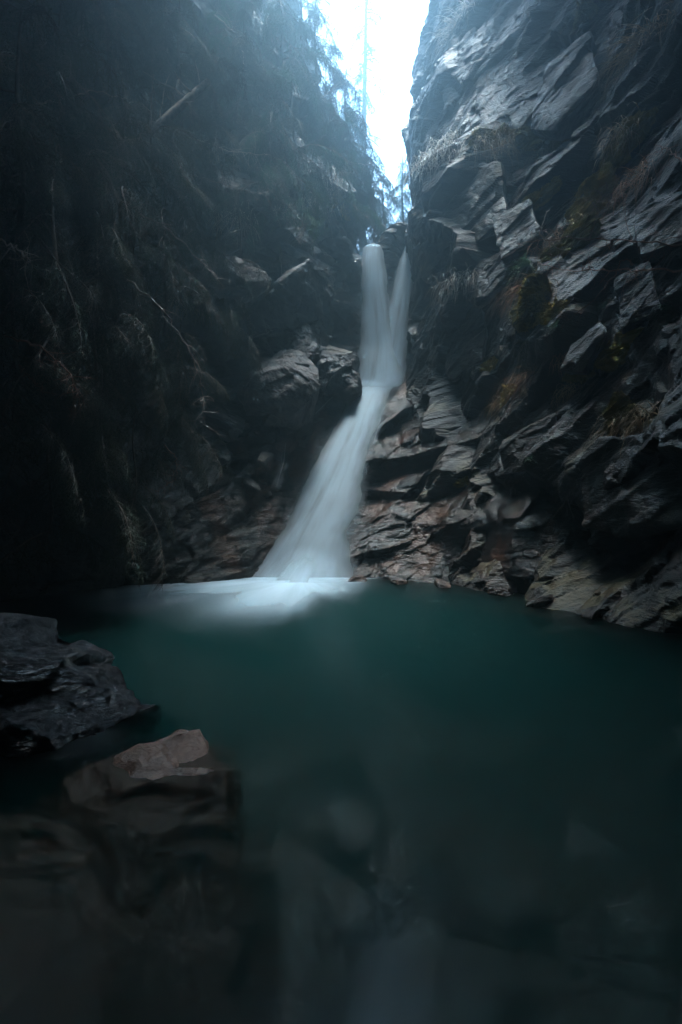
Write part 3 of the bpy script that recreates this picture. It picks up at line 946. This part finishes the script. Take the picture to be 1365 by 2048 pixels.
def hanging_spruce(u, v, y, h, nb, sc, label, lean=(0, 0), bias=-PI / 2, spread=1.5, down=.5, green=False, group='spruces hanging over the left wall'):
    base = P(u, v, y)
    if green and y < 30 and not group.startswith('small'):
        base = np.array(hit(u, v, -.05)[0])
    rs = np.random.default_rng(int(u * 7 + v))
    t = empty('spruce_tree', base)
    props(t, label, 'tree', group)
    sp = Soup()
    pts = np.array([(lean[0] * k * k + .03 * math.sin(k * 7), lean[1] * k * k, (-.12 + k) * h) for k in np.linspace(0, 1, 12)])
    sp.tube(pts, np.linspace(.05, .012, 12) * h / 3, 7)
    obj('trunk', sp.mesh('trunk', True), M['bark'], t)
    nb = int(nb * 1.35)
    for i in range(nb):
        k = (i + rs.uniform(0, .8)) / nb
        p = np.array([np.interp(k, np.linspace(0, 1, 12), pts[:, c]) for c in range(3)])
        a, b = BOUGHS[rs.integers(0, 5)]
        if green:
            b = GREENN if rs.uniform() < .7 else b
        w = bpy.data.objects.new('bough', a); link(w, t)
        w.location = p
        az = bias + rs.normal() * spread
        w.rotation_euler = (rs.normal() * .3, down * rs.uniform(.1, 1.6), az)
        w.scale = (sc * rs.uniform(.7, 1.2) * (1.15 - .6 * k),) * 3
        g = bpy.data.objects.new('needles', b); link(g, w)
    return t


for a in [
    (40, 420, 5.8, 2.6, 15, 1.05, 'dark drooping spruce at the left edge of the frame'),
    (190, 560, 7.0, 2.4, 15, 1.05, 'dark spruce hanging over the middle of the left wall'),
    (305, 400, 8.6, 2.4, 13, 1.0, 'spruce hanging just below the fallen leaning trunk'),
    (30, 800, 5.4, 2.0, 14, .85, 'spruce low at the left edge with dangling brown twigs'),
    (190, 800, 6.6, 2.0, 15, .9, 'spruce whose boughs dangle above the dark left shore'),
    (330, 640, 8.2, 2.2, 14, .95, 'spruce beside the pale purple rock face'),
    (360, 840, 8.5, 1.8, 13, .8, 'greenish low spruce nearest the pale angular block'),
    (270, 990, 7.6, 1.5, 10, .75, 'lowest hanging spruce above the left shore'),
    (100, 1040, 6.2, 1.4, 10, .75, 'shadowed spruce drooping to the water at the left'),
    (240, 230, 9.2, 3.2, 16, 1.2, 'shadowed spruce left of the leaning trunk top'),
    (80, 190, 7.2, 3.2, 16, 1.2, 'near black spruce in the upper left corner'),
    (430, 330, 10.6, 2.6, 15, 1.0, 'grey spruce with tangled twigs right of the leaning trunk'),
    (490, 220, 12.2, 3.0, 16, 1.15, 'blue hazed spruce at the upper left of the gap'),
    (480, 500, 10.6, 1.6, 9, .7, 'small spruce draped over the pale purple rock'),
    (450, 650, 10.4, 1.8, 10, .75, 'small dark spruce draped left of the pale angular block'),
    (120, 330, 7.2, 2.6, 16, 1.15, 'dark spruce under the arching branch in the upper left'),
    (250, 470, 7.8, 2.2, 15, 1.0, 'spruce veiled by the long thin bare branch'),
    (110, 620, 6.0, 2.2, 15, .95, 'spruce above the arched reddish branch at the left'),
    (270, 700, 7.4, 2.0, 14, .9, 'spruce crossed by the drooping bare branch'),
    (360, 250, 9.8, 3.0, 16, 1.2, 'spruce standing behind the upper end of the leaning trunk'),
    (160, 60, 8.6, 3.0, 16, 1.3, 'dark spruce at the top left beside the corner one'),
    (330, 80, 10.5, 3.2, 16, 1.3, 'dim spruce at the top above the leaning trunk'),
    (390, 470, 9.8, 1.8, 12, .8, 'spruce hanging over the left end of the pale purple rock'),
    (180, 930, 6.8, 1.6, 12, .8, 'spruce drooping over the shadowed left bank')]:
    hanging_spruce(*a)
for a in [
    (585, 330, 14.2, 3.0, 15, 1.15, 'hazy spruce on the slope above the dark recess'),
    (560, 120, 15.5, 4.0, 16, 1.4, 'pale hazed spruce at the left side of the sky gap'),
    (660, 380, 15.6, 2.6, 13, 1.0, 'hazy bush-like spruce above the wet rock left of the falls'),
    (690, 300, 18.5, 3.0, 14, 1.2, 'bright green hazed spruce at the foot of the sky gap'),
    (630, 200, 18.5, 4.0, 15, 1.3, 'green tinted hazed spruce halfway up the gap edge'),
    (740, 420, 18.5, 2.2, 12, .9, 'small hazed spruce at the left of the stream notch'),
    (540, 400, 13, 2.4, 14, 1.1, 'blue hazed spruce draped over the dark overhanging wall'),
    (630, 290, 15, 2.6, 14, 1.2, 'hazed spruce with drooping boughs in the middle of the slope'),
    (520, 300, 13, 2.8, 15, 1.2, 'hazed spruce above the grey grass curtain'),
    (700, 350, 17, 2.2, 13, 1.0, 'hazed spruce on the rim right above the wet rock'),
    (460, 130, 12, 3.2, 15, 1.3, 'tall dim spruce high on the left beside the hanging branch'),
    (600, 60, 17, 4.0, 15, 1.5, 'palest spruce at the upper left border of the sky')]:
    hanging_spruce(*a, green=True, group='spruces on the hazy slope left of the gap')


for a in [
    (768, 478, 17.2, 2.6, 14, .8, 'small hazed spruce right behind the wedged boulder'),
    (806, 470, 18.4, 3.0, 15, .9, 'small hazed spruce filling the slit above the right strand'),
    (748, 468, 16.6, 2.0, 12, .75, 'small hazed spruce above the left strand of the fall'),
    (832, 440, 18.0, 2.6, 13, .85, 'small hazed spruce half hidden by the right wall')]:
    hanging_spruce(*a, green=True, spread=2.5, group='small spruces in the notch above the falls')


# far spruces in the gap
def far_spruce_mesh(seed, h):
    rs = np.random.default_rng(seed)
    tr, cr = Soup(), Soup()
    pts = np.array([(.1 * math.sin(k * 4 + seed), .1 * math.cos(k * 3), k * h - 1.0) for k in np.linspace(0, 1, 14)])
    tr.tube(pts, np.linspace(.26, .03, 14), 7)
    n = 110
    for i in range(n):
        k = .18 + .80 * i / n
        L = (2.6 * (1 - k) ** .8 + .3) * rs.uniform(.55, 1.1)
        az = rs.uniform(0, 2 * PI)
        p = np.array([np.interp(k, np.linspace(0, 1, 14), pts[:, c]) for c in range(3)])
        br = wander(p, (math.cos(az), math.sin(az), .1), L, 7, rs, (0, 0, -.9), .06)
        tr.tube(br, np.linspace(.03, .006, len(br)), 3)
        for e in range(int(7 + L * 7)):
            f = rs.uniform(.15, 1) * (len(br) - 1); i0 = min(int(f), len(br) - 2)
            b = br[i0] + (br[i0 + 1] - br[i0]) * (f - i0)
            tw = wander(b, (rs.normal() * .6 + math.cos(az) * .4, rs.normal() * .6 + math.sin(az) * .4, -.5), rs.uniform(.25, .6), 3, rs, (0, 0, -1), .15)
            needles(cr, tw, 34, .12, rs, .012)
    return tr.mesh('trunk', True), cr.mesh('crown')


FAR = [far_spruce_mesh(500 + q, h) for q, h in enumerate((22, 18, 15))]
for tr, cr in FAR:
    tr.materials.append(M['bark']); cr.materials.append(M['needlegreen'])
for i, (u, y, q, sc, lab) in enumerate([
        (730, 27, 0, 1.0, 'tall straight hazed spruce standing in the middle of the sky gap'),
        (803, 34, 1, .8, 'slim hazed spruce in the narrow bright slit above the falls'),
        (836, 38, 1, .9, 'hazed spruce against the sky beside the right wall'),
        (665, 33, 1, 1.0, 'hazed spruce at the left of the sky gap'),
        (770, 42, 2, .9, 'faint small spruce behind the tall middle one'),
        (620, 40, 0, .9, 'faint tall spruce half hidden by the left slope'),
        (822, 26, 2, .45, 'short hazed spruce low in the notch by the right wall'),
        (782, 29, 2, .4, 'little green spruce above the wedged boulder'),
        (700, 46, 0, 1.0, 'faintest far spruce left of the tall middle one')]):
    x = (u - 682.5) / FOC * y
    xc0 = 1.35 + .04 * (y - 15)
    z = 8.35 + .17 * (y - 15) + 1.05 * max(0, abs(x - xc0) - .9 - .05 * (y - 15))
    t = empty('spruce_tree', (x, y, z), i * 1.3, sc)
    props(t, lab, 'tree', 'far spruces in the gap')
    link(bpy.data.objects.new('trunk', FAR[q][0]), t)
    link(bpy.data.objects.new('crown', FAR[q][1]), t)


# bare dead branches: main stem through points of the place, twigs off it
def bare_branch(name, pts, rad, ntw, tl, mat, label, group=None, droop=-.5, seed=0):
    rs = np.random.default_rng(seed + int(pts[0][0]))
    W = np.array([P(*p) for p in pts])
    t = np.linspace(0, 1, len(W)); tt = np.linspace(0, 1, 24)
    M_ = np.stack([np.interp(tt, t, W[:, c]) for c in range(3)], 1)
    for _ in range(3):
        M_[1:-1] = (M_[:-2] + 2 * M_[1:-1] + M_[2:]) / 4
    M_[1:-1] += rs.normal(size=(22, 3)) * .012
    e = empty(name, W[0])
    props(e, label, 'branch', group)
    st = Soup(); st.tube(M_ - W[0], np.linspace(rad, rad * .3, 24), 6)
    obj('stem', st.mesh('stem', True), M[mat], e)
    tw = Soup()
    for i in range(ntw):
        k = rs.integers(4, 24)
        d = rs.normal(size=3); d[2] -= .2
        a = wander(M_[k] - W[0], d + (M_[min(k + 1, 23)] - M_[k - 1]) * 4, tl * rs.uniform(.4, 1.2), 8, rs, (0, 0, droop), .16)
        tw.tube(a, np.linspace(rad * .35, rad * .1, len(a)), 4)
        for _ in range(3):
            b = wander(a[rs.integers(2, 8)], rs.normal(size=3), tl * rs.uniform(.2, .5), 5, rs, (0, 0, droop), .2)
            tw.tube(b, np.linspace(rad * .2, rad * .08, len(b)), 3)
    props(obj('twigs', tw.mesh('twigs'), M[mat], e), kind='stuff')
    return e


GB = 'bare branches on the left'
for i, a in enumerate([
    ([(195, 375, 7.4), (270, 420, 7.5), (350, 470, 7.8), (400, 520, 8.0), (450, 575, 8.2)], .014, 10, .4, 'twig', 'long thin bare branch slanting down towards the pale purple rock', GB),
    ([(255, 560, 7.0), (330, 620, 7.0), (380, 700, 7.1), (405, 770, 7.2), (410, 850, 7.3)], .013, 16, .35, 'twig', 'drooping bare branch hanging down left of the pale angular block', GB),
    ([(10, 672, 5.2), (75, 690, 5.2), (125, 725, 5.2), (152, 775, 5.2), (150, 810, 5.2)], .011, 22, .3, 'redtwig', 'arched reddish dead branch with a tangle of twigs at far left', GB),
    ([(35, 730, 5.4), (60, 755, 5.3), (90, 785, 5.3)], .012, 8, .25, 'redtwig', 'short broken reddish stick below the arched branch', GB),
    ([(0, 480, 5.0), (40, 500, 5.0), (60, 520, 5.1), (40, 540, 5.1)], .010, 8, .3, 'twig', 'bare grey branch end at the left frame edge', GB),
    ([(330, 890, 7.8), (355, 920, 7.8), (352, 960, 7.8), (310, 985, 7.8)], .010, 16, .28, 'redtwig', 'curled brown dead twig spray above the left shore', GB),
    ([(60, 210, 6.8), (120, 200, 6.8), (190, 180, 7.0), (260, 200, 7.2)], .012, 10, .4, 'twig', 'arching bare branch in the dark upper left', GB),
    ([(140, 190, 8.0), (210, 265, 8.2), (250, 270, 8.3)], .010, 10, .4, 'twig', 'dim bare branch left of the leaning trunk', GB),
    ([(330, 265, 9.6), (400, 280, 9.8), (450, 300, 10.0), (520, 310, 10.2)], .012, 24, .5, 'twig', 'tangled bare branch spreading right of the leaning trunk', GB),
    ([(390, 350, 9.8), (450, 370, 10.0), (530, 390, 10.2)], .012, 22, .45, 'twig', 'tangled grey twigs above the pale purple rock', GB),
    ([(565, 225, 15.0), (630, 205, 15.0), (680, 170, 15.2), (720, 150, 15.4)], .026, 8, .6, 'twig', 'bare hazed branch reaching up into the sky gap', GB),
    ([(610, 330, 15.0), (680, 322, 15.2), (740, 330, 15.4), (770, 300, 15.6)], .018, 18, .6, 'twig', 'bare hazed branch across the foot of the sky gap', GB),
    ([(690, 225, 16.0), (720, 260, 16.0), (760, 295, 16.0)], .03, 5, .5, 'twig', 'straight dead stick leaning below the tall spruce', GB),
    ([(430, 30, 11.5), (465, 60, 11.6), (490, 110, 11.8), (480, 180, 12)], .014, 16, .6, 'twig', 'bare hanging branch high on the left', GB),
    ([(500, 560, 10.8), (480, 610, 10.7), (510, 660, 10.7)], .008, 14, .3, 'twig', 'thin grey twigs hanging before the dark overhang', GB)]):
    bare_branch('dead_branch', *a, seed=i)
GR = 'bare branches on the right wall'
for i, a in enumerate([
    ([(1400, 492, 5.6), (1300, 486, 5.9), (1220, 480, 6.2), (1130, 475, 6.5), (1035, 488, 6.8)], .011, 14, .45, 'redtwig', 'long bare branch reaching left across the mossy right wall', GR),
    ([(1400, 540, 5.6), (1300, 541, 5.9), (1240, 540, 6.2), (1160, 545, 6.5), (1085, 530, 6.8)], .012, 22, .35, 'redtwig', 'straight twiggy bare branch above the big moss clump', GR),
    ([(1265, 530, 6.2), (1260, 518, 6.1), (1240, 522, 6.1), (1235, 545, 6.1), (1200, 590, 6.3), (1140, 640, 6.7)], .009, 6, .3, 'redtwig', 'curled red twig looping down from the straight branch', GR),
    ([(1370, 330, 6.0), (1340, 300, 6.4), (1310, 290, 6.8)], .010, 8, .3, 'redtwig', 'short reddish twig at the right frame edge', GR),
    ([(1100, 420, 7.8), (1075, 470, 7.8), (1120, 500, 7.7), (1200, 520, 7.5)], .009, 14, .35, 'twig', 'thin grey twigs arching beside the mossy slope', GR),
    ([(1340, 580, 6.2), (1300, 605, 6.3), (1265, 630, 6.4)], .008, 6, .25, 'twig', 'fine forked twig right of the big moss clump', GR)]):
    bare_branch('dead_branch', *a, droop=-.15, seed=40 + i)

# fallen leaning trunk
A, B = P(205, 365, 8.4), P(408, 172, 9.5)
e = empty('fallen_trunk', A)
props(e, 'fallen bare conifer trunk leaning up to the right on the left slope', 'log')
sp = Soup()
pts = np.array([A + (B - A) * k + np.array([0, 0, .05 * math.sin(3 * k)]) for k in np.linspace(-.05, 1.05, 16)]) - A
sp.tube(pts, np.linspace(.10, .06, 16), 10)
obj('trunk', sp.mesh('trunk', True), M['bark'], e)
rs = np.random.default_rng(4)
for i in range(16):
    k = rs.integers(1, 15)
    sb = Soup()
    a = wander(pts[k], rs.normal(size=3) + np.array([-.3, -.6, .3]), rs.uniform(.25, .9), 7, rs, (0, 0, .2), .14)
    sb.tube(a, np.linspace(.018, .004, len(a)), 5)
    obj('dead_limb', sb.mesh('dead_limb'), M['twig'], e)


# hanging grass and moss; local -Y points away from the rock
def tuft_mesh(seed, n, ln, wid, hang=1.0):
    rs = np.random.default_rng(seed)
    sp = Soup()
    for i in range(n):
        x = rs.normal() * wid; p0 = np.array([x, rs.uniform(-.05, .1), rs.normal() * .05])
        d = np.array([rs.normal() * .45, -rs.uniform(.3, 1.1), rs.uniform(-.1, .8)])
        a = wander(p0, d, ln * rs.uniform(.4, 1.15), 7, rs, (0, 0, -2.6 * hang), .09)
        side = np.array([rs.uniform(.6, 1), rs.normal() * .5, 0]); side /= np.linalg.norm(side)
        w = np.linspace(.006, .001, len(a))[:, None]
        sp.strip(a - side * w, a + side * w)
    return sp.mesh('hanging_grass')


def moss_meshes(seed):
    rs = np.random.default_rng(seed)
    base = rock_mesh('moss_cushion', seed, (.5, .22, .30), cuts=6, sub=4, sharp=5, rough=.14)
    co = np.zeros(len(base.vertices) * 3); base.vertices.foreach_get('co', co); co = co.reshape(-1, 3)
    idx = rs.integers(0, len(co), 5200)
    c = co[idx]
    n = c / np.array([.5, .22, .30]) ** 2; n /= np.linalg.norm(n, axis=1)[:, None]
    d = n * .7 + rs.normal(size=n.shape) * .45; d[:, 2] -= .25
    side = np.cross(d, rs.normal(size=n.shape)); side /= np.linalg.norm(side, axis=1)[:, None]
    L = rs.uniform(.012, .045, (len(c), 1))
    sp = Soup(); sp.tris(np.stack([c + d * L, c - side * .005, c + side * .005], 1))
    return base, sp.mesh('moss_sprigs')


MOSS = [moss_meshes(700 + q) for q in range(3)]
for a, b in MOSS:
    a.materials.append(M['moss']); b.materials.append(M['moss'])
TUFTS = {}
for q in range(4):
    for mt in ('straw', 'palegrass', 'redgrass'):
        me = tuft_mesh(720 + q, (90, 130, 70, 110)[q], (.45, .55, .38, .7)[q], (.13, .20, .10, .16)[q])
        me.materials.append(M[mt]); TUFTS[(q, mt)] = me


def place(name, u, v, sc, me, label, cat, group, sub=None, sx=1.0, roll=0.0, back=.02):
    p, n = hit(u, v, back)
    o = bpy.data.objects.new(name, me); link(o)
    o.location = p
    o.rotation_euler = (0, roll, math.atan2(n.x, -n.y) if abs(n.x) + abs(n.y) > .05 else 0)
    o.scale = (sc * sx, sc, sc)
    props(o, label, cat, group, 'thing')
    if sub:
        link(bpy.data.objects.new(sub[0], sub[1]), o)
    return o


for i, (u, v, sc, sx, roll, lab) in enumerate([
    (985, 278, .75, 1.3, .05, 'ochre moss cushion on the high ledge of the right wall'),
    (1075, 280, .85, 1.3, -.1, 'bright ochre moss cushion at the right end of the high ledge'),
    (1068, 610, 1.0, .8, 0, 'big rounded ochre moss clump in the middle of the right wall'),
    (1110, 625, .7, .8, .2, 'smaller moss clump touching the right side of the big one'),
    (1130, 500, .75, 1.4, -.7, 'moss streak slanting up behind the bare branches'),
    (1195, 395, .85, 1.2, -.8, 'dark moss cushion high on the right wall'),
    (1250, 285, .8, 1.2, -.5, 'dark moss cushion below the hanging grass at upper right'),
    (1180, 735, .75, 1.2, -.5, 'brown moss cushion right of the shadowed overhang'),
    (1250, 700, .6, 1.2, -.4, 'dim brown moss cushion at mid right'),
    (1020, 790, .6, .9, -.2, 'moss cushion above the wet red slab'),
    (985, 730, .55, 1.1, -.7, 'dark olive moss strip on the slanting rib'),
    (1235, 850, .6, 1.3, -.8, 'olive moss strip above the big rounded bulge'),
    (1170, 25, .7, .8, .4, 'olive moss patch near the top of the right wall'),
    (1075, 395, .5, 1.6, -.5, 'thin moss strip below the high ledge'),
    (690, 420, .55, 1.2, .5, 'yellow moss on the rim left of the falls'),
    (655, 395, .5, 1.0, .2, 'hazy yellow moss on the slope left of the falls'),
    (930, 962, .3, 1.6, -.5, 'small ochre moss patch on the wet slabs'),
    (410, 585, .6, 1.2, .1, 'brown moss tuft under the pale purple rock')]):
    q = i % 3
    place('moss_cushion', u, v, sc * 1.3, MOSS[q][0], lab, 'moss', 'moss cushions on the rock', ('moss_sprigs', MOSS[q][1]), sx, roll, 0.0)

for i, (u, v, sc, mt, lab) in enumerate([
    (885, 300, 1.2, 'palegrass', 'long pale grass hanging over the left tip of the high ledge'),
    (862, 325, 1.1, 'palegrass', 'pale grass tuft at the outer edge of the overhanging nose'),
    (910, 275, 1.0, 'palegrass', 'pale grass tuft above the left tip of the high ledge'),
    (975, 288, 1.0, 'straw', 'straw grass fringe between the two ledge moss cushions'),
    (1010, 292, .9, 'straw', 'straw grass fringe at the middle of the high ledge'),
    (1100, 305, .8, 'straw', 'straw grass under the right end of the high ledge'),
    (935, 20, 1.3, 'palegrass', 'pale hanging grass at the top of the right wall'),
    (905, 60, 1.1, 'palegrass', 'pale grass streak on the bright edge of the right wall'),
    (1245, 270, 1.1, 'straw', 'straw grass fringe at upper right above dark moss'),
    (1290, 350, 1.2, 'redgrass', 'reddish grass fringe high at the right'),
    (1310, 60, 1.3, 'straw', 'long straw grass hanging in the upper right corner'),
    (1270, 100, 1.1, 'straw', 'straw grass left of the upper right corner'),
    (1165, 455, 1.1, 'straw', 'straw grass above the long bare branch'),
    (1130, 480, 1.0, 'redgrass', 'reddish grass hanging over the long bare branch'),
    (1090, 505, 1.1, 'redgrass', 'reddish grass curtain left of the straight branch'),
    (1050, 575, .8, 'redgrass', 'reddish grass on the crown of the big moss clump'),
    (1095, 590, .7, 'straw', 'straw blades on the right side of the big moss clump'),
    (932, 555, 1.0, 'palegrass', 'lone pale grass tuft on the slabs right of the upper falls'),
    (1130, 720, .9, 'redgrass', 'reddish grass tuft under the shadowed overhang'),
    (1060, 750, .8, 'redgrass', 'reddish grass tuft left of the brown moss cushion'),
    (1140, 780, .7, 'straw', 'small straw tuft below the brown moss cushion'),
    (1010, 800, .7, 'straw', 'small straw tuft above the wet red slab'),
    (1225, 885, .6, 'redgrass', 'red blades on top of the big rounded bulge'),
    (1280, 830, .8, 'straw', 'thin straw tuft at right above the bulge'),
    (650, 375, 1.2, 'palegrass', 'hazy pale grass hanging above the dark recess'),
    (610, 400, 1.3, 'palegrass', 'hazy grey grass curtain left of the dark recess'),
    (560, 420, 1.2, 'palegrass', 'grey grass curtain over the dark overhanging wall'),
    (470, 440, 1.1, 'palegrass', 'grey grass over the pale purple rock'),
    (440, 585, .8, 'redgrass', 'brown grass along the foot of the pale purple rock'),
    (380, 600, .8, 'straw', 'straw grass left of the pale purple rock foot')]):
    place('hanging_grass', u, v, sc * 1.45, TUFTS[(i % 4, mt)], lab, 'grass', 'grass tufts on the rock')


# small leafy plants
def fern_mesh(seed):
    rs = np.random.default_rng(seed)
    sp = Soup()
    for i in range(16):
        a = wander((0, 0, 0), (rs.normal(), -rs.uniform(.2, 1), rs.uniform(.2, 1)), rs.uniform(.2, .42), 9, rs, (0, 0, -1.6), .06)
        sp.tube(a, np.linspace(.003, .001, len(a)), 3)
        T = []
        for j in range(1, 9):
            t = a[j] - a[j - 1]; t /= np.linalg.norm(t)
            s = np.cross(t, (0, 0, 1)); s /= np.linalg.norm(s) + 1e-9
            for g in (-1, 1):
                L = .075 * (1 - j / 10)
                tip = a[j] + (s * g + t * .5) * L
                T.append((tip, a[j] - t * .011, a[j] + t * .011))
        sp.tris(np.array(T))
    me = sp.mesh('fern'); me.materials.append(M['fern'])
    return me


FERN = fern_mesh(8)
for u, v, sc, lab in [(1050, 535, 1.3, 'green fern clump left of the reddish grass curtain'), (1210, 615, .8, 'small leafy fern right of the big moss clump'),
                      (1110, 655, .7, 'little fern at the lower right of the big moss clump'), (1330, 620, .8, 'dim fern at the right frame edge'), (1060, 920, .5, 'tiny fern on the wet slabs')]:
    place('fern', u, v, sc, FERN, lab, 'fern', 'ferns on the right wall')

# ------------------------------------------------------------------ haze in the gorge air
k = NT('haze')
k.t.nodes.remove(k.b)
pv = k.n('ShaderNodeVolumePrincipled', {'Color': (.46, .83, 1.0, 1), 'Density': .031, 'Anisotropy': .85})
k.set(k.out.inputs['Volume'], pv.outputs[0])
x0, x1, y0, y1, z0, z1 = -28, 28, -9, 57.5, -5.6, 48
V = [(x0, y0, z0), (x1, y0, z0), (x1, y1, z0), (x0, y1, z0), (x0, y0, z1), (x1, y0, z1), (x1, y1, z1), (x0, y1, z1)]
o = obj('haze', np_mesh('haze', V, [(3, 2, 1, 0), (4, 5, 6, 7), (0, 1, 5, 4), (1, 2, 6, 5), (2, 3, 7, 6), (3, 0, 4, 7)]), k.m)
props(o, 'pale blue haze filling the gorge air', 'haze', kind='stuff')
